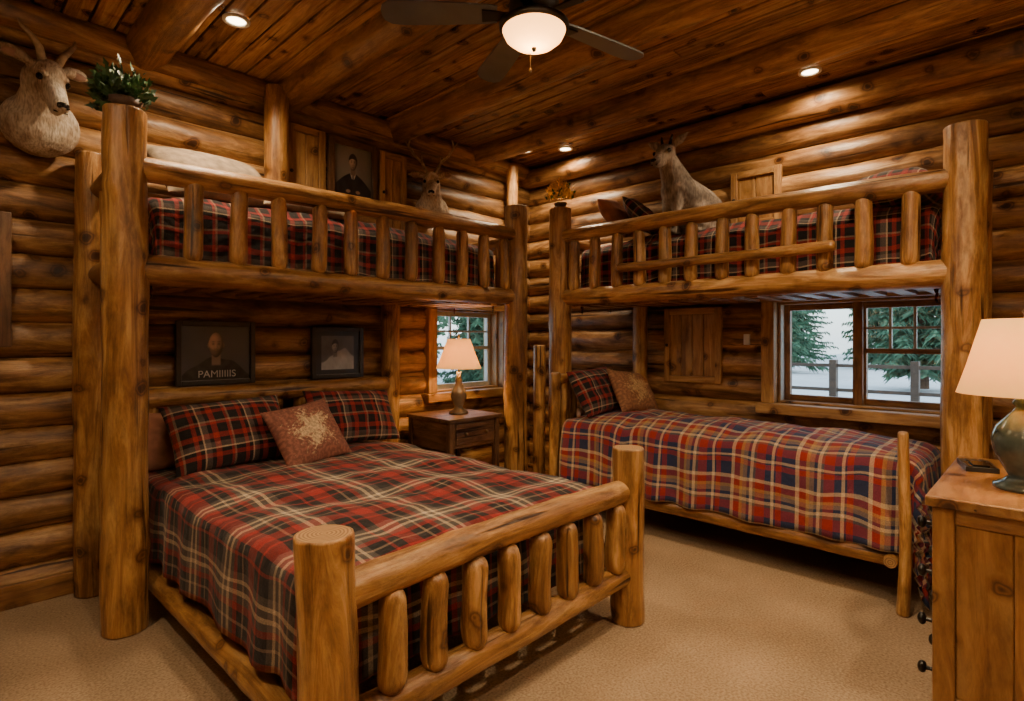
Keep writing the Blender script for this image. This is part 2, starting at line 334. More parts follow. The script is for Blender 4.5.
# ------------------------------------------------------------ room
WX,WY,H=4.70,4.25,3.40
X0,Y0=-1.2,-1.4
mb=MB(); mb.box((X0-.3,Y0-.3,-.12),(WX+.3,WY+.3,0)); floor=mb.build('floor',[M_carpet])
def logwall(name,axis,pos,sgn,a0,a1,hole=None,step=.12):
    mb=MB()
    for i in range(17):
        z=.1+.2*i
        segs=[(a0,a1)]
        if hole and hole[2]<z<hole[3]: segs=[(a0,hole[0]),(hole[1],a1)]
        for (s0,s1) in segs:
            if random.random()<.5: s0,s1=s1,s0
            p=pos+sgn*.085
            q0=(s0,p,z) if axis=='x' else (p,s0,z); q1=(s1,p,z) if axis=='x' else (p,s1,z)
            mb.log(q0,q1,.110,.110,bend=.01,bump=.05,step=step,segs=20)
    def bx(s0,s1,z0,z1):
        d0=pos+sgn*.06; d1=pos+sgn*.17
        if axis=='x': mb.box((s0,d0,z0),(s1,d1,z1),mat=2)
        else: mb.box((d0,s0,z0),(d1,s1,z1),mat=2)
    if hole:
        bx(a0,hole[0],0,3.4); bx(hole[1],a1,0,3.4); bx(hole[0],hole[1],0,hole[2]); bx(hole[0],hole[1],hole[3],3.4)
    else: bx(a0,a1,0,3.4)
    return mb.build(name,[M_wall,M_end,M_chink])
HL=(3.34,4.22,1.0,1.8); HR=(.50,1.60,1.0,1.8)
logwall('wall_left','x',WY,1,X0-.1,WX+.1,HL,step=.07)
logwall('wall_back','y',WX,1,Y0-.1,WY+.1,HR,step=.07)
logwall('wall_front','y',X0,-1,Y0-.1,WY+.1,step=.4)
logwall('wall_right','x',Y0,-1,X0-.1,WX+.1,step=.4)
mb=MB(); x=X0-.2
while x<WX+.25:
    y=Y0-.3
    while y<WY+.3:
        L=random.uniform(2.2,4.5); y2=min(y+L,WY+.3)
        mb.box((x+.004,y,H+.0),(x+.122,y2-.004,H+.03),grain=1); y=y2
    x+=.13
mb.box((X0-.3,Y0-.3,H+.03),(WX+.3,WY+.3,H+.1),mat=1)
mb.build('ceiling',[M_ceil,M_chink],bevel=.005)
for i,(bx_,r) in enumerate([(-.95,.12),(.02,.12),(.99,.125),(1.93,.12),(2.90,.12),(3.86,.115)]):
    mb=MB(); mb.log((bx_,Y0-.05,H-.035),(bx_,WY+.05,H-.035),r,r,bend=.01,step=.08,segs=24,bump=.06); mb.build('ceiling_beam',[M_beam,M_end])
mb=MB(); mb.log((WX-.06,Y0,3.27),(WX-.06,WY,3.27),.12,.10,step=.12,segs=24); mb.build('trim_1',[M_beam,M_end])
mb=MB(); mb.log((X0,WY-.04,3.33),(WX,WY-.04,3.33),.085,.085,step=.12,segs=20); mb.build('trim_2',[M_beam,M_end])
mb=MB(); mb.box((X0,WY-.06,0),(2.5,WY-.02,.13),grain=0); mb.build('baseboard_left',[M_trim],bevel=.006)
mb=MB(); mb.box((WX-.06,Y0,0),(WX-.02,WY,.13),grain=1); mb.build('baseboard_back',[M_trim],bevel=.006)
for i,(x_,y_,z0,z1,r) in enumerate([(1.80,4.14,2.32,3.36,.085),(4.30,4.13,1.9,3.33,.06)]):
    mb=MB(); mb.log((x_,y_,z0),(x_,y_,z1),r); mb.build('wall_post',[M_log,M_end])
# ------------------------------------------------------------ windows
def wb(mb,side,a0,a1,d0,d1,z0,z1,mat=0,grain='a'):
    if side=='L':
        mb.box((a0,WY+d0,z0),(a1,WY+d1,z1),mat,0 if grain=='a' else 2)
    else: mb.box((WX+d0,a0,z0),(WX+d1,a1,z1),mat,1 if grain=='a' else 2)
def window(name,side,h,style):
    a0,a1,z0,z1=h; parts=[]
    mb=MB(); t=.10
    wb(mb,side,a0-t,a1+t,-.07,.02,z1,z1+t*.85); wb(mb,side,a0-t-.03,a1+t+.03,-.10,.02,z0-t*.8,z0)
    wb(mb,side,a0-t,a0,-.065,.02,z0,z1,0,'z'); wb(mb,side,a1,a1+t,-.065,.02,z0,z1,0,'z')
    wb(mb,side,a0,a0+.02,.02,.22,z0,z1,0,'z'); wb(mb,side,a1-.02,a1,.02,.22,z0,z1,0,'z')
    wb(mb,side,a0+.02,a1-.02,.02,.22,z0,z0+.02); wb(mb,side,a0+.02,a1-.02,.02,.22,z1-.02,z1)
    parts.append(mb.build('casing',[M_door],bevel=.006))
    mb=MB(); a0+=.02;a1-=.02;z0+=.02;z1-=.02; mid=(a0+a1)/2
    f=.045
    cells=[(a0,mid),(mid,a1)] if style=='R' else [(a0,a1)]
    for ci,(c0,c1) in enumerate(cells):
        wb(mb,side,c0,c0+f,.11,.16,z0,z1,0,'z'); wb(mb,side,c1-f,c1,.11,.16,z0,z1,0,'z')
        wb(mb,side,c0+f,c1-f,.11,.16,z0,z0+f); wb(mb,side,c0+f,c1-f,.11,.16,z1-f,z1)
        grid=(style=='L') or ci==0
        if grid:
            zm=(z0+z1)/2+.02
            wb(mb,side,c0+f,c1-f,.10,.155,zm-.018,zm+.018)
            n=3
            for k in range(1,n):
                aa=c0+f+(c1-c0-2*f)*k/n; wb(mb,side,aa-.009,aa+.009,.12,.15,zm+.018,z1-f,1,'z')
            zz=(zm+z1-f)/2+.01; wb(mb,side,c0+f,c1-f,.122,.148,zz-.009,zz+.009,1)
    if style=='R': wb(mb,side,mid-.03,mid+.03,.06,.11,z0,z1,0,'z')
    if style=='R': wb(mb,side,a1-.004,a1+.001,.03,.108,z0,z1,1,'z')
    parts.append(mb.build('sash',[M_trim if style=='R' else M_wf,M_wf],bevel=.003))
    mb=MB(); wb(mb,side,a0+.01,a1-.01,.133,.137,z0+.01,z1-.01); parts.append(mb.build('pane',[M_glass]))
    c=((a0+a1)/2,WY,z0) if side=='L' else (WX,(a0+a1)/2,z0)
    group(name,parts,c)
window('window_1','L',HL,'L'); window('window_2','R',HR,'R')
# ------------------------------------------------------------ cupboard fronts on the walls
def panel(name,side,a0,a1,z0,z1):
    mb=MB(); d0,d1=-.055,-.015; t=.055
    n=max(2,round((a1-a0-2*t)/.12)); w=(a1-a0-2*t)/n
    for k in range(n): wb(mb,side,a0+t+k*w+.002,a0+t+(k+1)*w-.002,d0+.015,d1,z0+t,z1-t,0,'z')
    wb(mb,side,a0,a0+t,d0,d1,z0,z1,0,'z'); wb(mb,side,a1-t,a1,d0,d1,z0,z1,0,'z')
    wb(mb,side,a0+t,a1-t,d0,d1,z0,z0+t); wb(mb,side,a0+t,a1-t,d0,d1,z1-t,z1)
    o=mb.build('panel',[M_door],bevel=.005)
    k=MB(); kp=(a0+t*.6,WY+d0-.012,(z0+z1)/2) if side=='L' else (WX+d0-.012,a1-t*.6,(z0+z1)/2)
    k.ellipsoid(kp,(.014,.014,.014)); ko=k.build('knob',[M_metal])
    group(name,[o,ko],kp)
panel('cupboard_front','L',1.90,2.22,2.42,3.16); panel('cupboard_front','L',2.72,3.00,2.42,3.14)
panel('cupboard_front','R',2.03,2.56,1.13,1.78); panel('cupboard_front','R',1.55,1.95,2.42,2.88)
mb=MB(); wb(mb,'R',1.80,1.85,-.035,-.01,1.46,1.55); mb.build('light_switch',[M_whitetrim],bevel=.004)
# ------------------------------------------------------------ framed pictures (left wall), printed portraits
def ss(a,b,x):
    t=max(0,min(1,(x-a)/(b-a))); return t*t*(3-2*t)
def mixc(a,b,t): return tuple(a[i]*(1-t)+b[i]*t for i in range(3))
def G(x,y,cx,cy,sx,sy): return math.exp(-((x-cx)/sx)**2-((y-cy)/sy)**2)
def facepaint(col,dx,dy,a,b,skin,beard,hair,haircol,lx=-.45):
    nk=ss(.02,0,abs(dx)-a*.55)*ss(-b*1.7,-b*1.5,dy)*ss(-b*.5,-b*.8,dy)
    col=mixc(col,tuple(c*.38 for c in skin),nk)
    for s in(-1,1):
        e=1-((dx-s*a*.98)/(a*.16))**2-((dy+b*.02)/(b*.22))**2
        if e>0: col=mixc(col,tuple(c*(.6 if s<0 else .3) for c in skin),ss(0,.3,e))
    x=dx/a;y=dy/b
    xx=x*(1+.18*max(0,-y))
    r2=xx*xx+y*y
    if hair:
        h2=(x/1.12)**2+((y-.12)/1.06)**2
        col=mixc(col,haircol,ss(1.02,.92,h2)*ss(-.1,.15,y))
    al=ss(1.02,.93,r2)
    if al>0:
        nz=math.sqrt(max(0,1-r2)); lam=max(.10,lx*xx+.30*y+.80*nz)
        c=[k*lam*1.25 for k in skin]
        m=1
        for s in(-1,1):
            m*=1-.55*G(x,y,s*.38,.10,.20,.13); m*=1-.8*G(x,y,s*.38,.07,.11,.05); m*=1-.65*G(x,y,s*.39,.27,.24,.05)
            m*=1-.25*G(x,y,s*.22,-.40,.08,.18)
        m*=1-.35*G(x,y,.13,-.12,.09,.22); m*=1+.25*G(x,y,-.02,-.12,.07,.22); m*=1-.5*G(x,y,0,-.33,.2,.045)
        m*=1-.65*G(x,y,0,-.56,.30,.045); m*=1-.25*G(x,y,0,-.70,.2,.05); m*=1+.22*G(x,y,-.15,.62,.4,.22)
        c=[k*m for k in c]
        if beard:
            bw=ss(-.28,-.5,y-.25*abs(x)**2)*(1-.75*G(x,y,0,-.56,.24,.07))
            c=[k*(1-.5*bw) for k in c]
        if hair:
            hw=ss(.42,.56,y+.28*x*x); c=list(mixc(c,haircol,hw))
        col=mixc(col,c,al)
    return col
def paintA(u,v):
    n=noise.noise(Vector((u*2,v*2,1)))
    col=tuple(k*(1+.3*n+.5*v) for k in (.055,.056,.06))
    sh=.42-.35*abs(u)**1.8-.02*math.sin(u*9)
    if v<sh+.01:
        f=ss(0,.012,sh-v+.006); n2=noise.noise(Vector((u*5,v*9,3)))
        c=tuple(.014*(1+1.3*n2+.6*ss(.3,-.4,u)) for _ in range(3)); col=mixc(col,c,f)
    return facepaint(col,u+.02,(v-.65),.22,.235,(.55,.39,.30),True,False,None)
def paintB(u,v):
    col=(.03,.03,.032)
    if abs(u)<.74 and .1<v<.9:
        n=noise.noise(Vector((u*2.2,v*2.5,4))); col=tuple((.09+.05*n+.06*v) for _ in range(3))
        hill=.22+.30*ss(-.7,.25,u)-.18*ss(.3,.75,u)+.05*noise.noise(Vector((u*4,v*2,7)))
        if v<hill+.1: col=mixc(col,(.36+.1*n,.36+.1*n,.37+.1*n),ss(0,.05,hill+.1-v))
        col=facepaint(col,u+.12,v-.64,.15,.15,(.42,.41,.40),False,True,(.03,.03,.03))
        n5=noise.noise(Vector((u*9,v*9,2))); col=tuple(k*(1+.15*n5) for k in col)
    return col
def paintC(u,v):
    n=noise.noise(Vector((u*1.6,v*2,8))); d=math.hypot(u,v-.6)
    col=tuple(k*(1.25-.7*d+.25*n) for k in (.26,.235,.20))
    sh=.50-.30*abs(u)**1.6
    if v<sh+.01:
        n2=noise.noise(Vector((u*4,v*6,3))); c=tuple(k*(1+.8*n2) for k in (.016,.016,.020))
        if abs(u)<.16*(ss(.30,.50,v)) : c=(.6,.58,.54)
        if abs(u)<.03 and .28<v<.47: c=(.03,.02,.02)
        for s in(-1,1): c=mixc(c,(.34,.22,.16),G(u,v,s*.26,.13,.14,.035)>.45)
        col=mixc(col,c,ss(0,.012,sh-v+.006))
    return facepaint(col,u,v-.70,.215,.155,(.60,.43,.34),False,True,(.035,.025,.02))
def paintD(u,v):
    n=noise.noise(Vector((u*3,v*3,9)))+.5*noise.noise(Vector((u*8,v*8,2)))
    return mixc((.10,.085,.05),(.30,.27,.20),max(0,min(1,v+.4*n)))
def printmesh(x0,x1,z0,z1,y,fn,nx=90,nz=90):
    vs=[];cols=[]
    for i in range(nx+1):
        for j in range(nz+1):
            vs.append((x0+(x1-x0)*i/nx,y,z0+(z1-z0)*j/nz)); c=fn(-1+2*i/nx,j/nz); cols+= [max(0,c[0]),max(0,c[1]),max(0,c[2]),1]
    m=nz+1; mb=MB(); mb.add(vs,[(i*m+j,(i+1)*m+j,(i+1)*m+j+1,i*m+j+1) for i in range(nx) for j in range(nz)],None,0,False)
    o=mb.build('printed_image',[M_print]); a=o.data.attributes.new('pcol','FLOAT_COLOR','POINT'); a.data.foreach_set('color',cols); return o
def frame(name,x0,x1,z0,z1,fm,t,fn,y=WY-.03):
    mb=MB(); f=y-.035
    mb.box((x0,f,z0),(x0+t,y,z1),0,2); mb.box((x1-t,f,z0),(x1,y,z1),0,2); mb.box((x0+t,f,z0),(x1-t,y,z0+t),0,0); mb.box((x0+t,f,z1-t),(x1-t,y,z1),0,0)
    fo=mb.build('frame',[fm],bevel=.005)
    mb=MB(); mb.box((x0+t,y-.015,z0+t),(x1-t,y-.002,z1-t)); po=mb.build('backing',[M_photoGrey])
    return group(name,[fo,po,printmesh(x0+t,x1-t,z0+t,z1-t,y-.0165,fn)],((x0+x1)/2,y,z0))
gA=frame('framed_portrait',1.15,1.665,1.19,1.63,M_blackframe,.035,paintA)
cu=bpy.data.curves.new('caption','FONT'); cu.body='PAMIIIIIS'; cu.size=.068; cu.align_x='CENTER'; cu.extrude=.0005
to=bpy.data.objects.new('caption',cu); to.location=(1.41,WY-.049,1.243); to.rotation_euler=(pi/2,0,0); C.objects.link(to); cu.materials.append(M_paper)
to.parent=gA; to.matrix_parent_inverse=Matrix.Translation(gA.location).inverted()
frame('framed_photo',2.10,2.555,1.19,1.605,M_blackframe,.035,paintB)
frame('framed_portrait',2.24,2.69,2.62,3.15,M_dark,.055,paintC)
frame('framed_picture',-.15,.335,1.46,2.21,M_dark,.06,paintD)
# ------------------------------------------------------------ bedding
def blanket(name,x0,x1,y0,y1,top,dl,dr,df,dh,mat,R=.055,step=.035,rip=.016,uvo=(0,0),thick=.012,crown=.02,cmin=.02,flare=.05):
    ns=int((x1-x0+dl+dr)/step)+1; nt_=int((y1-y0+df+dh)/step)+1
    vs=[];uv=[]
    for i in range(ns+1):
        s=x0-dl+(x1-x0+dl+dr)*i/ns
        for j in range(nt_+1):
            t=y0-df+(y1-y0+df+dh)*j/nt_
            bx=min(max(s,x0),x1);by=min(max(t,y0),y1); ox=s-bx;oy=t-by;d=math.hypot(ox,oy)
            z=top+.016*noise.noise(Vector((s*3,t*3,top)))+.012*noise.noise(Vector((s*8,t*8,3)))
            z+=.008*math.sin((s*.6+t)*9+3*noise.noise(Vector((s*2,t*2,9))))
            cx=1-abs((bx-(x0+x1)/2)/((x1-x0)/2))**4; cy=1-abs((by-(y0+y1)/2)/((y1-y0)/2))**6
            z+=crown*cx*cy
            px,py=bx,by
            if d>1e-6:
                ux,uy=ox/d,oy/d
                if d<R*pi/2: hh=R*math.sin(d/R); dp=R*(1-math.cos(d/R))
                else: hh=R; dp=R+d-R*pi/2
                ang=math.atan2(uy,ux)
                tang=bx*(-uy)*1+by*ux+ang*.25
                k=min(1,dp/.25)
                hh+=flare*dp+k*rip*(math.sin(tang*17+1.3*math.sin(tang*5))+.6*noise.noise(Vector((tang*6,dp*3,1))))
                px+=ux*hh;py+=uy*hh; z-=dp
                z=max(z,cmin)
            vs.append((px,py,z)); uv.append((s+uvo[0],t+uvo[1]))
    fs=[(i*(nt_+1)+j,(i+1)*(nt_+1)+j,(i+1)*(nt_+1)+j+1,i*(nt_+1)+j+1) for i in range(ns) for j in range(nt_)]
    mb=MB(); mb.add(vs,fs,None,0,True,uvs=uv); o=mb.build(name,[mat])
    m=o.modifiers.new('sol','SOLIDIFY'); m.thickness=thick; m.offset=-1
    return o
def pillow(name,w,h,th,mat,loc,tilt=62,yaw=0,roll=0,uvo=(.1,.05),sag=.0):
    n=22; vs=[];uv=[]
    for side in (1,-1):
        for i in range(n+1):
            for j in range(n+1):
                a=-1+2*i/n;b=-1+2*j/n
                a=math.sin(a*pi/2);b=math.sin(b*pi/2)
                px=w/2*a*(1-.07*(1-b*b)*abs(a)**3); py=h/2*b*(1-.07*(1-a*a)*abs(b)**3)
                pz=side*th/2*max(0,(1-abs(a)**2.6)*(1-abs(b)**2.6))**.55
                pz+=.018*noise.noise(Vector((a*2.8+loc[0]*7,b*2.8,side*3)))*(1-abs(a)**4)*(1-abs(b)**4)
                vs.append(Vector((px,py,pz))); uv.append((px+uvo[0],py+uvo[1]))
    m=n+1;fs=[]
    for i in range(n):
        for j in range(n):
            fs.append((i*m+j,(i+1)*m+j,(i+1)*m+j+1,i*m+j+1)); o=m*m
            fs.append((o+i*m+j,o+i*m+j+1,o+(i+1)*m+j+1,o+(i+1)*m+j))
    R=Matrix.Rotation(math.radians(yaw),4,'Z')@Matrix.Rotation(math.radians(tilt),4,'X')@Matrix.Rotation(math.radians(roll),4,'Z')
    mb=MB(); mb.add(vs,fs,None,0,True,uvs=uv)
    o=mb.build(name,[mat]); 
    o.matrix_world=Matrix.Translation(loc)@R
    wd=o.modifiers.new('w','WELD'); wd.merge_threshold=.002
    return o
# ------------------------------------------------------------ bunk frames
def bunk(name,M,a0,a1,back_posts,nsl,sa0,sa1,depth,extra=None,bedfn=None):
    parts=[]
    def P(a,b,z): return M(a,b,z)
    mb=MB()
    for a in (a0,a1): mb.log(P(a,0,0),P(a,0,2.69),.106,.098,bend=.012,bump=.07,re=.012,cap=.9,segs=28,step=.03)
    for (a,zt,r) in back_posts: mb.log(P(a,depth,0),P(a,depth,zt),r,r*.95,bend=.01,bump=.06,segs=20,step=.05)
    parts.append(mb.build('log_posts',[M_log,M_end]))
    mb=MB()
    mb.log(P(a0+.06,-.01,2.40),P(a1-.06,-.01,2.43),.066,.058,bend=.014,bump=.07,segs=20,step=.04)
    mb.log(P(a0+.05,0,1.875),P(a1-.05,0,1.885),.080,.070,bend=.010,bump=.07,segs=20,step=.04)
    mb.log(P(a0+.05,depth,2.38),P(a1,depth,2.38),.05); mb.log(P(a0+.05,depth,1.88),P(a1,depth,1.88),.06)
    for a in (a0,a1):
        mb.log(P(a,.06,2.38),P(a,depth-.04,2.38),.05,re=.01); mb.log(P(a,.06,1.88),P(a,depth-.04,1.88),.06,re=.01)
        for q in (.33,.66): mb.log(P(a,depth*q,1.9),P(a,depth*q,2.36),.035,re=.02)
    parts.append(mb.build('log_rails',[M_log,M_end]))
    mb=MB()
    for i in range(nsl):
        a=sa0+(sa1-sa0)*i/(nsl-1)+random.uniform(-.012,.012)
        mb.log(P(a,-.016,1.93),P(a+random.uniform(-.01,.01),-.016,2.385),.050,.046,re=.05,cap=.45,bend=.006,bump=.08,segs=16,step=.03)
    parts.append(mb.build('spindles',[M_log,M_end]))
    mb=MB(); n=int((a1-a0)/.16)
    for i in range(1,n):
        a=a0+(a1-a0)*i/n; p,q=P(a-.045,.03,1.80),P(a+.045,depth-.02,1.825); mb.box(p,q,0,0)
    p,q=P(a0+.05,.06,1.825),P(a1-.05,depth-.04,1.84); mb.box(p,q,0,0)
    parts.append(mb.build('bed_slats',[M_trim],bevel=.004))
    if extra: parts+=extra()
    parts+=bedfn()
    return group(name,parts,P((a0+a1)/2,depth/2,0))
def mattress(x0,x1,y0,y1,z0,z1):
    mb=MB(); mb.box((x0,y0,z0),(x1,y1,z1)); o=mb.build('mattress',[M_sheet],bevel=.04); return o
ML=lambda a,b,z:(a,3.47+b,z)
def bedL(): return [mattress(.88,3.48,3.63,4.12,1.84,2.20),
    blanket('plaid_blanket',.90,3.47,3.64,4.10,2.31,.44,.42,.44,.42,M_plaid3,rip=.010,crown=.07,flare=.0)]
bunk('bunk_bed',ML,.718,3.66,[(.69,2.6,.088),(2.78,1.84,.082)],11,1.03,3.49,.65,bedfn=bedL)
MR=lambda a,b,z:(4.0+b,a,z)
def extraR():
    mb=MB(); mb.log((3.905,.98,2.085),(3.905,2.57,2.085),.036,.034,re=.03,cap=.5,bend=.004); return [mb.build('guard_rail',[M_log,M_end])]
def bedR(): return [mattress(4.16,4.57,.54,3.06,1.84,2.20),
    blanket('plaid_blanket',4.165,4.55,.54,3.06,2.31,.44,.42,.44,.42,M_plaid3,rip=.010,crown=.07,flare=.0)]
bunk('bunk_bed',MR,.362,3.24,[(.36,2.6,.088),(2.75,1.84,.07)],12,.62,3.08,.56,extra=extraR,bedfn=bedR)
mb=MB(); mb.log((3.85,3.36,0),(3.85,3.36,1.455),.056,.054,re=.02,cap=.75); mb.build('newel_post',[M_log,M_end])
# ------------------------------------------------------------ queen log bed
parts=[]
mb=MB()
mb.log((.867,1.651,0),(.867,1.651,.895),.094,.090,bump=.06,segs=28,step=.03,re=.012,cap=.93)
mb.log((2.612,1.651,0),(2.612,1.651,.925),.088,.084,bump=.06,segs=28,step=.03,re=.012,cap=.93)
parts.append(mb.build('foot_posts',[M_log,M_end]))
mb=MB()
mb.log((.90,1.651,.685),(2.59,1.651,.70),.066,.060,bend=.012,bump=.06,segs=24,step=.03)
mb.log((.90,1.651,.255),(2.59,1.651,.265),.062,.058,bend=.012,bump=.06,segs=24,step=.03)
mb.log((.89,1.70,.19),(.89,4.05,.19),.062,.058); mb.log((2.58,1.70,.19),(2.58,4.05,.19),.062,.058)
parts.append(mb.build('side_rails',[M_log,M_end]))
mb=MB()
for i in range(8):
    a=1.105+.1935*i+random.uniform(-.008,.008)
    mb.log((a,1.632,.30),(a+random.uniform(-.008,.008),1.632,.655),.051,.049,re=.055,cap=.4,bend=.006,bump=.10,segs=18,step=.02)
parts.append(mb.build('spindles',[M_log,M_end]))
mb=MB()
mb.log((.86,4.09,1.135),(2.72,4.09,1.135),.062,.058,segs=20,step=.05); mb.log((.9,4.12,.40),(2.7,4.12,.40),.06)
for i in range(9):
    a=.98+i*.2; mb.log((a,4.13,.42),(a,4.13,1.1),.055,re=.02)
mb.log((.87,4.12,0),(.87,4.12,1.15),.065)
parts.append(mb.build('headboard',[M_log,M_end]))
mb=MB(); mb.box((.93,1.80,.28),(2.52,4.02,.42)); parts.append(mb.build('box_spring',[M_darkfab],bevel=.02))
parts.append(mattress(.93,2.52,1.80,4.03,.42,.66))
parts.append(blanket('plaid_bedspread',.93,2.52,1.83,3.98,.705,.44,.42,.44,.0,M_plaid,rip=.013,flare=.04,crown=.03))
group('queen_log_bed',parts,(1.74,2.8,0))
pillow('pillow',.60,.38,.15,M_brownp,(1.13,3.97,.88),66,0)
pillow('plaid_pillow',.74,.46,.21,M_plaid3,(1.34,3.74,.92),57,3,2,(.12,.03))
pillow('plaid_pillow',.70,.44,.20,M_plaid3,(2.24,3.82,.93),57,-2,-3,(.02,.1))
pillow('throw_pillow',.47,.43,.17,M_floral,(1.71,3.47,.90),55,4,8,(0,0))
# ------------------------------------------------------------ lower bed of second bunk
parts=[]
mb=MB()
mb.log((3.80,.66,.27),(3.80,3.12,.27),.052,.052); mb.log((4.60,.66,.27),(4.60,3.12,.27),.05)
mb.log((3.69,.60,0),(3.70,.60,1.0),.032,.026,re=.02,cap=.6,bend=.01); mb.log((4.57,.57,0),(4.57,.57,.8),.034,.03,re=.02,cap=.6)
mb.log((3.70,.66,.27),(4.57,.66,.27),.035)
mb.log((3.80,3.13,0),(3.80,3.13,1.22),.05,.045,re=.02,cap=.7); mb.log((4.60,3.13,0),(4.60,3.13,1.22),.05,.045)
mb.log((3.80,3.13,1.16),(4.6,3.13,1.16),.045); mb.log((3.80,3.13,.6),(4.6,3.13,.6),.045)
for i in range(5): mb.log((3.92+i*.14,3.13,.6),(3.92+i*.14,3.13,1.14),.032,re=.01)
parts.append(mb.build('log_frame',[M_log,M_end]))
mb=MB(); mb.box((3.83,.70,.32),(4.60,3.06,.52)); parts.append(mb.build('box_spring',[M_darkfab],bevel=.02))
parts.append(mattress(3.85,4.60,.66,3.06,.52,.80))
parts.append(blanket('plaid_bedspread',3.88,4.57,.63,3.04,.835,.57,.10,.64,.0,M_plaid2,R=.09,rip=.022,flare=.09,crown=.05,cmin=.04))
group('log_bed',parts,(4.2,1.9,0))
pillow('plaid_pillow',.62,.44,.20,M_plaid3,(4.14,2.93,1.05),60,0,3,(.05,.07))
pillow('throw_pillow',.47,.43,.17,M_floral2,(4.36,2.70,1.04),56,-8,-8,(0,0))
pillow('fleece_pillow',.74,.52,.20,M_beige,(1.30,3.90,2.54),42,4,4)
pillow('fleece_pillow',.62,.42,.18,M_beige,(1.86,3.84,2.48),30,-6,-3)
pillow('throw_pillow',.50,.42,.18,M_brownp,(4.36,2.86,2.60),58,12,12)
pillow('plaid_pillow',.44,.38,.16,M_plaid3,(4.32,2.58,2.56),45,25,-8)
pillow('plaid_pillow',.50,.46,.24,M_plaid3,(4.32,.74,2.44),10,80,0)
# ------------------------------------------------------------ nightstand
mb=MB(); x0,x1,y0,y1,zt=2.96,3.53,3.55,4.12,.85
mb.box((x0-.02,y0-.02,zt-.03),(x1+.02,y1,zt),0,0)
for x in (x0,x1-.05):
    for y in (y0,y1-.05): mb.box((x,y,0),(x+.05,y+.05,zt-.03),0,2)
mb.box((x0+.05,y0+.012,.60),(x1-.05,y0+.03,zt-.03),0,0)
mb.box((x0+.01,y0+.05,.58),(x0+.03,y1-.05,zt-.03),0,1); mb.box((x1-.03,y0+.05,.58),(x1-.01,y1-.05,zt-.03),0,1)
mb.box((x0+.05,y1-.04,.2),(x1-.05,y1-.02,zt-.03),0,0)
mb.box((x0+.07,y0-.002,.63),(x1-.07,y0+.012,zt-.05),0,0)
mb.box((x0+.02,y0+.02,.20),(x1-.02,y1-.03,.225),0,0)
a=mb.build('case',[M_dark],bevel=.005)
k=MB(); 
for kx in (3.13,3.36): k.ellipsoid((kx,y0-.015,.715),(.014,.016,.014))
group('nightstand',[a,k.build('knobs',[M_brass])],(3.25,3.83,0))
# ------------------------------------------------------------ lamps
def lamp(name,c,basep,mbase,sh,r_top,r_bot,z0,z1,power):
    cx,cy,cz=c; parts=[]
    mb=MB(); mb.lathe([(.0005,0)]+basep+[(.0005,basep[-1][1])],c,0,32); parts.append(mb.build('base',[mbase]))
    zt=cz+basep[-1][1]
    mb2=MB(); mb2.lathe([(.0005,0),(.008,0),(.008,z1-zt+.02),(.014,z1-zt+.03),(.0005,z1-zt+.05)],(cx,cy,zt),0,12)
    for a in range(3):
        an=a*2*pi/3; mb2.capsule((cx,cy,z1-.01),(cx+math.cos(an)*r_top*.97,cy+math.sin(an)*r_top*.97,z1-.005),.003,.003,0,6)
    parts.append(mb2.build('stem',[M_brass]))
    mb=MB(); mb.lathe([(r_bot,z0),(r_bot*.62+r_top*.38,z0+(z1-z0)*.35),(r_top,z1),(r_top-.004,z1),(r_bot*.62+r_top*.38-.004,z0+(z1-z0)*.35),(r_bot-.004,z0),(r_bot,z0)],(cx,cy,0),0,40)
    parts.append(mb.build('shade',[M_shade]))
    parts.append(light('bulb','POINT',(cx,cy,(z0*.55+z1*.45)),power,(1,.60,.24),.035))
    return group(name,parts,c)
lamp('table_lamp',(3.27,3.80,.85),[(.085,0),(.085,.02),(.06,.035),(.035,.06),(.05,.10),(.072,.15),(.06,.21),(.028,.27),(.034,.29),(.022,.32),(.022,.37)],M_ceram2,0,.10,.20,1.25,1.51,28)
lamp('table_lamp',(3.07,.085,.90),[(.105,0),(.105,.015),(.075,.03),(.055,.05),(.075,.09),(.105,.15),(.112,.20),(.095,.25),(.045,.31),(.032,.33),(.045,.345),(.03,.37),(.022,.41)],M_ceram,0,.14,.225,1.28,1.585,15)
# ------------------------------------------------------------ dresser
mb=MB(); x0,x1,y0,y1,zt=2.70,3.72,-.30,.345,.90
mb.box((x0-.02,y0-.02,zt-.04),(x1+.01,y1+.02,zt),0,0)
mb.box((x0+.02,y0+.02,.06),(x1-.02,y1-.02,zt-.04),0,2)
mb.box((x0,y0,0),(x0+.03,y0+.07,zt-.04),0,2); mb.box((x0,y1-.07,0),(x0+.03,y1,zt-.04),0,2)
mb.box((x0+.002,y0+.07,zt-.10),(x0+.03,y1-.07,zt-.04),0,1); mb.box((x0+.002,y0+.07,.05),(x0+.03,y1-.07,.14),0,1)
w=(y1-y0-.14)/3
for i in range(3): mb.box((x0+.011,y0+.07+i*w+.001,.14),(x0+.025,y0+.07+(i+1)*w-.001,zt-.10),0,2)
mb.box((x1-.07,y0,0),(x1,y0+.05,zt-.04),0,2); mb.box((x1-.07,y1-.05,0),(x1,y1,zt-.04),0,2); mb.box((x0+.03,y1-.04,0),(x0+.08,y1,zt-.04),0,2)
for r_ in range(4):
    z=.09+r_*.195
    for (q0,q1) in ((x0+.06,(x0+x1)/2-.01),((x0+x1)/2+.01,x1-.08)): mb.box((q0,y1-.02,z),(q1,y1+.005,z+.18),0,0)
a=mb.build('case',[M_dresser],bevel=.006)
k=MB()
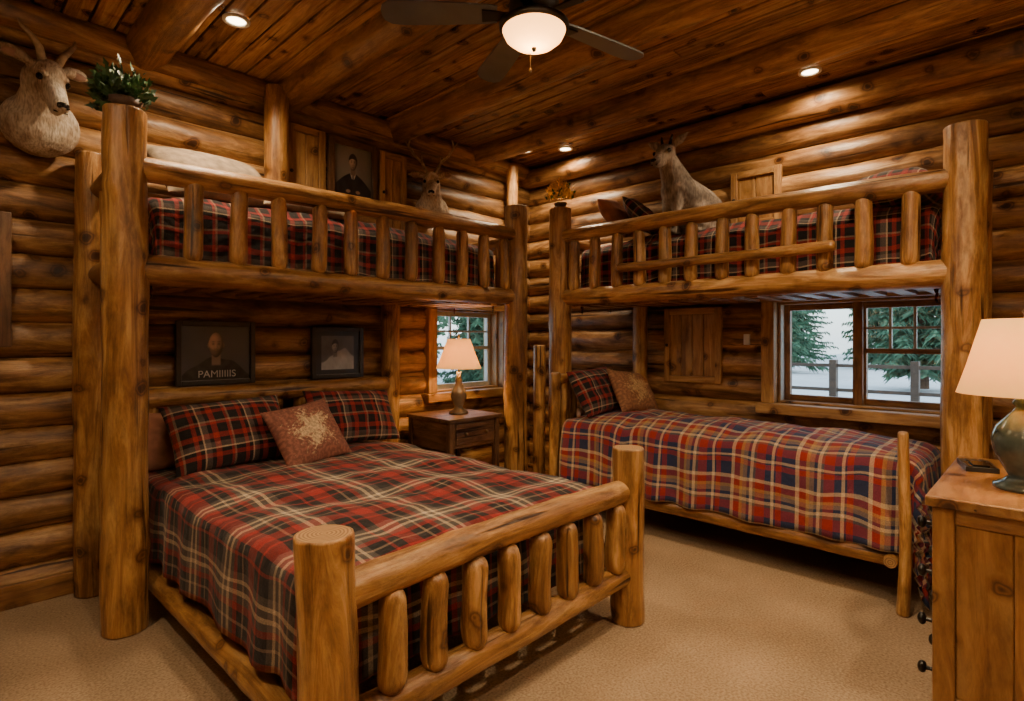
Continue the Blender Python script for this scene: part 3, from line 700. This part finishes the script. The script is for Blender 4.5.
for r_ in range(4):
    for xx in (2.80,3.08,3.34,3.55): 
        z=.18+r_*.195; k.capsule((xx,y1+.0,z),(xx,y1+.035,z),.008,.008); k.ellipsoid((xx,y1+.045,z),(.024,.016,.024))
group('dresser',[a,k.build('drawer_knobs',[M_metal])],(3.2,0,0))
mb=MB(); mb.box((-.11,-.06,0),(.11,.06,.022)); mb.box((-.10,-.05,.022),(.03,.05,.024),1)
for q in range(3): mb.box((.045,-.04+q*.028,.022),(.09,-.022+q*.028,.027),2)
mb.box((-.09,-.03,.024),(.02,.03,.03),1)
o=mb.build('cordless_phone',[M_plastic,M_eye,M_metal],bevel=.006); o.location=(3.42,.265,.90); o.rotation_euler=(0,0,.25)
# ------------------------------------------------------------ ceiling fan
FX,FY=1.95,1.735
parts=[]; mb=MB()
mb.lathe([(.0005,3.36),(.07,3.36),(.07,3.30),(.03,3.26),(.013,3.25),(.013,3.14),(.05,3.13),(.105,3.10),(.115,3.06),(.115,3.01),(.09,2.985),(.075,2.975),(.075,2.95),(.0005,2.95)],(FX,FY,0),0,36)
mb.lathe([(.075,2.965),(.150,2.96),(.162,2.95),(.160,2.932),(.148,2.926),(.0005,2.94)],(FX,FY,0),0,36)
mb.ellipsoid((FX,FY,2.845),(.012,.012,.015))
parts.append(mb.build('motor_housing',[M_metal]))
mb=MB(); mb.lathe([(.150,2.945),(.148,2.93),(.132,2.895),(.10,2.868),(.06,2.852),(.0005,2.847)],(FX,FY,0),0,36); parts.append(mb.build('light_bowl',[M_bowl]))
mb=MB()
for i in range(5):
    ang=math.radians(111+71*i)-math.radians(46.1)
    R=Matrix.Translation((FX,FY,3.0))@Matrix.Rotation(ang,4,'Z')@Matrix.Rotation(math.radians(11),4,'X')
    out=[(.17,.05),(.22,.058),(.45,.07),(.60,.074),(.66,.068),(.69,.045),(.70,.015)]
    ring=out+[(x,-y) for x,y in reversed(out)]
    top=[R@Vector((x,y,.004)) for x,y in ring]; bot=[R@Vector((x,y,-.004)) for x,y in ring]; n=len(ring)
    mb.add(top+bot,[tuple(range(n)),tuple(reversed(range(n,2*n)))]+[(j,n+j,n+(j+1)%n,(j+1)%n) for j in range(n)],None,0,False)
    arm=[R@Vector(p) for p in [(.09,.018,-.006),(.24,.035,-.006),(.24,-.035,-.006),(.09,-.018,-.006),(.09,.018,-.013),(.24,.035,-.013),(.24,-.035,-.013),(.09,-.018,-.013)]]
    mb.add(arm,[(0,1,2,3),(7,6,5,4),(0,4,5,1),(1,5,6,2),(2,6,7,3),(3,7,4,0)],None,1,False)
parts.append(mb.build('blades',[M_blade,M_metal]))
mb=MB(); mb.capsule((FX+.03,FY+.05,2.95),(FX+.03,FY+.05,2.78),.0018,.0018,0,6); mb.ellipsoid((FX+.03,FY+.05,2.77),(.007,.007,.012)); parts.append(mb.build('pull_chain',[M_brass]))
parts.append(light('bulb','POINT',(FX,FY,2.905),80,(1,.62,.30),.04))
group('ceiling_fan',parts,(FX,FY,3.36))
def down(x,y,p=45):
    mb=MB(); mb.lathe([(.075,H-.002),(.075,H-.012),(.055,H-.014),(.052,H-.003)],(x,y,0),0,32)
    a=mb.build('trim_ring',[M_whitetrim]); mb=MB(); mb.lathe([(.053,H-.005),(.03,H-.009),(.0005,H-.010)],(x,y,0),0,24); b=mb.build('lens',[M_glow])
    l=light('lamp','SPOT',(x,y,H-.04),p,(1,.76,.48),.06,math.radians(160),.9)
    group('recessed_light',[a,b,l],(x,y,H))
for x,y,p in [(1.28,3.50,130),(4.33,1.25,90),(4.16,3.82,50),(4.40,3.50,50),(.5,.4,130),(2.4,-.5,115),(-.4,2.4,100),(2.45,.75,165)]: down(x,y,p)  # second half of the list is out of view, added as fill light
M_fill_globe=shade('fill_globe_opal',(.9,.82,.68),1.0,(1,.85,.65),.7)
for (gx,gy,p) in [(-.45,.75,160),(.95,-.75,160)]:  # unseen pendants behind the camera, added to brighten room and ceiling
    mb=MB(); mb.lathe([(.0005,3.39),(.06,3.39),(.05,3.35),(.006,3.34),(.006,2.72),(.035,2.71),(.04,2.67),(.0005,2.67)],(gx,gy,0),0,20); a=mb.build('cord',[M_metal])
    mb=MB(); mb.ellipsoid((gx,gy,2.56),(.13,.13,.13),seg=28,rings=18); b=mb.build('globe',[M_fill_globe])
    group('unseen_fill_pendant',[a,b,light('bulb','POINT',(gx,gy,2.56),p,(1,.79,.54),.09)],(gx,gy,3.39))
# ------------------------------------------------------------ animals
def sculpt(parts,name,prims,mat,xf,voxel=.012,sm=4):
    mb=MB()
    for p in prims:
        if p[0]=='e': mb.ellipsoid(*p[1:])
        else: mb.capsule(*p[1:])
    o=mb.build(name,[mat]); o.matrix_world=xf
    r=o.modifiers.new('rm','REMESH'); r.mode='VOXEL'; r.voxel_size=voxel; r.use_smooth_shade=True
    s=o.modifiers.new('sm','SMOOTH'); s.iterations=sm; s.factor=.5
    parts.append(o)
def detail(parts,name,fn,mats,xf):
    mb=MB(); fn(mb); o=mb.build(name,mats); o.matrix_world=xf; parts.append(o)
def gaze(name,parts,loc):
    e=bpy.data.objects.new(name,None); e.location=loc; C.objects.link(e)
    for o in parts:
        o.parent=e; o.matrix_parent_inverse=Matrix.Translation(Vector(loc)).inverted()
def mount(name,loc,ang,s,furm,antlers,hy=0,hs=1.0,pitch=0,neck=0):
    xf=Matrix.Translation(loc)@Matrix.Rotation(math.radians(ang),4,'Z')@Matrix.Diagonal((s,s,s,1))
    P=[]
    # neck lowers / widens the join between chest and head
    piv=Vector((.19,0,.36)); HR_=Matrix.Rotation(math.radians(hy),3,'Z')@Matrix.Rotation(math.radians(pitch),3,'Y')
    base=piv+Vector((0,0,-neck))
    def h(p): return tuple(HR_@((Vector(p)-piv)*hs)+base)
    er=tuple(HR_.to_euler())
    pr=[('e',(.06,0,-.02),(.15,.23,.22)),('e',(.13,0,-.06),(.13,.19,.18)),('c',(.10,0,.06),(.17,0,.28-neck),.165,.115),('c',(.17,0,.26-neck),tuple(base),.115,.09*hs)]
    pr+=[('e',h((.235,0,.405)),(.095*hs,.075*hs,.082*hs),er),('e',h((.26,0,.36)),(.07*hs,.062*hs,.055*hs),er),
        ('c',h((.28,0,.385)),h((.43,0,.315)),.060*hs,.042*hs),('e',h((.435,0,.312)),(.034*hs,.045*hs,.034*hs),er),
        ('e',h((.285,.050,.425)),(.035*hs,.022*hs,.016*hs),er),('e',h((.285,-.050,.425)),(.035*hs,.022*hs,.016*hs),er),('c',h((.28,0,.335)),h((.41,0,.280)),.036*hs,.028*hs)]
    for sgn in(-1,1): pr+=[('c',h((.20,sgn*.06,.43)),h((.17,sgn*.12,.445)),.018*hs,.032*hs),('e',h((.165,sgn*.155,.445)),(.018*hs,.055*hs,.034*hs),er),('c',h((.165,sgn*.17,.445)),h((.155,sgn*.225,.44)),.026*hs,.008*hs)]
    sculpt(P,'head',pr,furm,xf,.009,2)
    def eyes(mb):
        for sgn in(-1,1):
            mb.ellipsoid(h((.300,sgn*.064,.400)),(.022*hs,.014*hs,.018*hs),er); mb.ellipsoid(h((.464,sgn*.020,.322)),(.010*hs,.010*hs,.008*hs),er)
        mb.ellipsoid(h((.458,0,.330)),(.014*hs,.030*hs,.016*hs),er); mb.capsule(h((.455,-.030,.290)),h((.455,.030,.290)),.005,.005)
    detail(P,'eyes_and_nose',eyes,[M_eye],xf)
    def ears(mb):
        for sgn in(-1,1): mb.ellipsoid(h((.185,sgn*.150,.443)),(.008*hs,.045*hs,.022*hs),er)
    detail(P,'inner_ears',ears,[M_ear],xf)
    def horns(mb):
        for sgn in(-1,1):
            if antlers:
                a=[h(q) for q in [(.21,sgn*.035,.46),(.17,sgn*.09,.56),(.15,sgn*.17,.63),(.19,sgn*.22,.71),(.25,sgn*.20,.78)]]
                for i in range(4): mb.capsule(a[i],a[i+1],.022-.003*i,.019-.003*i)
                mb.capsule(a[1],h((.26,sgn*.09,.63)),.014,.006); mb.capsule(a[2],h((.24,sgn*.18,.69)),.013,.005); mb.capsule(a[3],h((.15,sgn*.26,.76)),.010,.005)
            else:
                a=[h(q) for q in [(.215,sgn*.032,.46),(.20,sgn*.055,.52),(.17,sgn*.09,.56),(.13,sgn*.12,.58),(.10,sgn*.13,.60)]]
                for i in range(4): mb.capsule(a[i],a[i+1],.028-.005*i,.023-.005*i)
    detail(P,'antlers' if antlers else 'horns',horns,[M_horn],xf)
    def plaque(mb): mb.lathe([(.0005,0),(.17,0),(.19,.012),(.17,.03),(.0005,.03)],(-.04,0,-.0),0,32,True,axis=(1,0,0))
    detail(P,'plaque',plaque,[M_dark],xf)
    gaze(name,P,loc)
mount('mounted_goat_head',(.455,4.19,2.73),-93,.80,M_fur,False,hy=22,hs=1.28,pitch=34,neck=.10)
mount('mounted_deer_head',(3.27,4.19,2.70),-128,.70,M_fur2,True,hy=0,hs=1.30,pitch=24,neck=.05)
# seated deer figurine
s=1.16
xf=Matrix.Translation((4.25,2.17,2.34))@Matrix.Rotation(math.radians(152),4,'Z')@Matrix.Diagonal((s,s,s,1))
P=[]
hp=Vector((.13,0,.53)); HRm=Matrix.Rotation(math.radians(26),3,'Z')@Matrix.Rotation(math.radians(14),3,'Y')
def h(p): return tuple(HRm@(Vector(p)-hp)+hp)
er=tuple(HRm.to_euler())
pr=[('e',(-.15,0,.16),(.17,.15,.16)),('c',(-.13,0,.20),(.04,0,.31),.145,.12),('e',(.05,0,.29),(.105,.105,.15)),('c',(.05,0,.36),(.12,0,.50),.105,.070),
    ('e',h((.145,0,.56)),(.078,.068,.066),er),('e',h((.17,0,.53)),(.05,.052,.045),er),('c',h((.175,0,.55)),h((.285,0,.51)),.048,.032),('e',h((.292,0,.508)),(.027,.033,.026),er),('c',h((.17,0,.51)),h((.27,0,.488)),.03,.022)]
for g in(-1,1):
    pr+=[('c',(.08,g*.055,.27),(.10,g*.060,.13),.048,.026),('e',(.102,g*.060,.135),(.028,.027,.03)),('c',(.10,g*.060,.13),(.115,g*.060,.01),.024,.019),('e',(.13,g*.060,.012),(.03,.019,.014)),
         ('e',(-.12,g*.11,.13),(.13,.06,.11)),('c',(-.05,g*.125,.07),(-.18,g*.13,.03),.034,.026),('c',(-.18,g*.13,.028),(.03,g*.125,.02),.023,.018),
         ('c',h((.115,g*.045,.60)),h((.098,g*.095,.632)),.018,.032),('c',h((.098,g*.095,.632)),h((.09,g*.155,.665)),.032,.008)]
pr+=[('c',(-.30,0,.14),(-.33,0,.10),.03,.015)]
sculpt(P,'body',pr,M_fur3,xf,.010,2)
def ey(mb):
    for g in(-1,1): mb.ellipsoid(h((.188,g*.057,.572)),(.017,.012,.015),er); mb.ellipsoid(h((.312,g*.013,.517)),(.007,.007,.006),er)
    mb.ellipsoid(h((.31,0,.520)),(.011,.021,.012),er); mb.capsule(h((.303,-.020,.492)),h((.303,.020,.492)),.0035,.0035)
    for g in(-1,1): mb.ellipsoid((.148,g*.060,.004),(.014,.016,.008))
    for g in(-1,1): mb.capsule(h((.118,g*.03,.62)),h((.095,g*.04,.675)),.012,.006)
detail(P,'eyes_nose_horns_hooves',ey,[M_eye],xf)
gaze('deer_figurine',P,(4.25,2.17,2.34))
# ------------------------------------------------------------ plants
def leaf(mb,p,d,sz,mat=0):
    d=Vector(d).normalized(); u=d.cross(Vector((random.uniform(-1,1),random.uniform(-1,1),random.uniform(-1,1)))).normalized(); w=d.cross(u)
    p=Vector(p)
    pts=[p,p+d*sz*.35+u*sz*.38+w*.1*sz,p+d*sz*.55+u*sz*.2,p+d*sz,p+d*sz*.55-u*sz*.2,p+d*sz*.35-u*sz*.38+w*.1*sz]
    mb.add(pts,[(0,1,2,3),(0,3,4,5)],None,mat,False)
mb=MB(); c=Vector((.718,3.468,2.70))
mb.lathe([(.0005,0),(.06,0),(.08,.05),(.07,.05),(.0005,.04)],(c.x,c.y,2.69),1,20)
for i in range(520):
    a=random.uniform(0,2*pi); e=random.uniform(-.5,1); r=random.uniform(.02,.12)
    p=c+Vector((math.cos(a)*r*1.05-.01,math.sin(a)*r*1.05+.01,.07+e*.13*random.random()))
    if random.random()<.25: p=c+Vector((-.02-random.uniform(.0,.10),random.uniform(-.03,.08),random.uniform(-.02,.13)))
    leaf(mb,p,(p-c)+Vector((random.uniform(-.1,.1),random.uniform(-.1,.1),random.uniform(-.08,.08))),random.uniform(.03,.055))
mb.build('potted_ivy',[M_leaf,M_clay])
mb=MB(); c=Vector((4.0,3.24,2.69))
mb.lathe([(.0005,0),(.045,0),(.06,.05),(.05,.05),(.0005,.045)],c,1,20)
for i in range(300):
    a=random.uniform(0,2*pi); r=random.uniform(.0,.12); p=c+Vector((math.cos(a)*r,math.sin(a)*r,.06+random.uniform(0,.16)*(1-r*4)+.03))
    leaf(mb,p,(p-c)+Vector((random.uniform(-.1,.1),random.uniform(-.1,.1),.02)),random.uniform(.03,.06),0 if random.random()<.88 else 2)
mb.build('potted_yellow_flowers',[M_yel,M_clay,M_leaf])
# ------------------------------------------------------------ outside: snowy slope, evergreens, porch railing
mb=MB(); mb.box((-30,-30,-.5),(70,70,-.3))
mb.add([(7.8,-30,-.3),(9.5,-30,.55),(70,-30,1.0),(7.8,8.5,-.3),(9.5,8.5,.55),(70,8.5,1.0)],[(0,1,4,3),(1,2,5,4)],None,0,False)
mb.build('ground',[M_ground])
def pine(x,y,h,r,dens=30,z0=-.3):
    mb=MB(); mb.lathe([(.12,0),(.02,h)],(x,y,z0),1,10)
    vs=[];fs=[]
    nb=int(h*dens)
    for k in range(nb):
        f=(k/nb); z=.35+f*(h-.5); R=r*(1-f)**.85*random.uniform(.6,1.05)+.05; a=k*2.4+random.uniform(-.3,.3)
        ca,sa=math.cos(a),math.sin(a); m=int(5+R*9)
        for q in range(m):
            t=(q+.5)/m; rr=R*t; zz=z-.30*rr+.12*rr*t+random.uniform(-.03,.03)
            for g in (-1,1):
                ln=.24*(1.15-t)*random.uniform(.7,1.3)+.06
                b=Vector((x+ca*rr,y+sa*rr,zz+z0))
                tip=b+Vector((ca*.6-sa*g,sa*.6+ca*g,random.uniform(-1.1,.2)))*ln
                o=len(vs); w_=.05
                vs+=[b+Vector((ca,sa,0))*w_,b-Vector((ca,sa,0))*w_,tip]; fs.append((o,o+1,o+2))
                o=len(vs); vs+=[b+Vector((0,0,w_)),b-Vector((0,0,w_)),tip+Vector((0,0,-.06))]; fs.append((o,o+1,o+2))
    mb.add(vs,fs,None,0,False)
    mb.build('pine_tree',[M_tree,M_bark])
for (x,y,h,r) in [(12.5,1.75,5,.9),(16.5,5.7,6,1.3),(20,3.7,8,1.2),(24,2.0,8,1.6),(27,8.6,9,2.0)]: pine(x,y,h,r,z0=.62)
for (x,y,h,r) in [(9.6,10.4,5,1.2),(8.6,12.5,6,1.5),(13.2,13.0,7,1.8),(6.8,9.8,5,1.1)]: pine(x,y,h,r)
def broadleaf(x,y,h,r,n=4200,z0=-.3):
    mb=MB(); mb.lathe([(.18,0),(.08,h*.6)],(x,y,z0),1,10); vs=[];fs=[]
    for k in range(n):
        d=Vector((random.gauss(0,1),random.gauss(0,1),random.gauss(0,1))).normalized()*random.uniform(.55,1)**.5
        p=Vector((x+d.x*r*(1+.3*math.sin(d.z*5)),y+d.y*r,h*.62+d.z*h*.38-.1+z0)); u=Vector((random.uniform(-1,1),random.uniform(-1,1),random.uniform(-1,1))).normalized()*.16; v=u.cross(Vector((random.uniform(-1,1),random.uniform(-1,1),random.uniform(-1,1)))).normalized()*.11
        o=len(vs); vs+=[p-u,p+v,p+u,p-v]; fs.append((o,o+1,o+2,o+3))
    mb.add(vs,fs,None,0,False); mb.build('leafy_tree',[M_tree2,M_bark])
for (x,y,h,r) in [(38,6.5,7,3),(40,13,9,3.6),(42,.5,8,3.4)]: broadleaf(x,y,h,r,z0=.8)
for (x,y,h,r) in [(13,19,7,3),(18,18,8,3),(9.5,21,8,3.2)]: broadleaf(x,y,h,r)
mb=MB()
for z in (.78,.93,1.20): mb.box((7.0,-2,z),(7.05,5,z+.035),0,1)
y=-2
while y<5: mb.box((6.98,y,-.3),(7.07,y+.07,1.28),0,2); y+=.75
mb.build('porch_railing',[M_rail])
# ------------------------------------------------------------ world + camera
w=bpy.data.worlds.new('World'); bpy.context.scene.world=w; w.use_nodes=True; nt=w.node_tree
bg=nt.nodes['Background']; sky=N(nt,'ShaderNodeTexSky'); sky.sky_type='NISHITA'; sky.sun_disc=False; sky.sun_elevation=math.radians(35); sky.sun_rotation=math.radians(200)
mx=N(nt,'ShaderNodeMix',data_type='RGBA'); mx.inputs['Factor'].default_value=.75; nt.links.new(sky.outputs[0],mx.inputs['A']); mx.inputs['B'].default_value=(2.0,2.6,3.0,1)
nt.links.new(mx.outputs['Result'],bg.inputs['Color']); bg.inputs['Strength'].default_value=.85
cam=bpy.data.cameras.new('camera'); co=bpy.data.objects.new('camera',cam); C.objects.link(co)
co.location=(0,0,1.5); co.rotation_euler=(pi/2,0,math.radians(-46.1)); cam.sensor_width=36; cam.lens=565/1024*36; cam.shift_y=-10.5/1024; cam.clip_start=.02
bpy.context.scene.camera=co
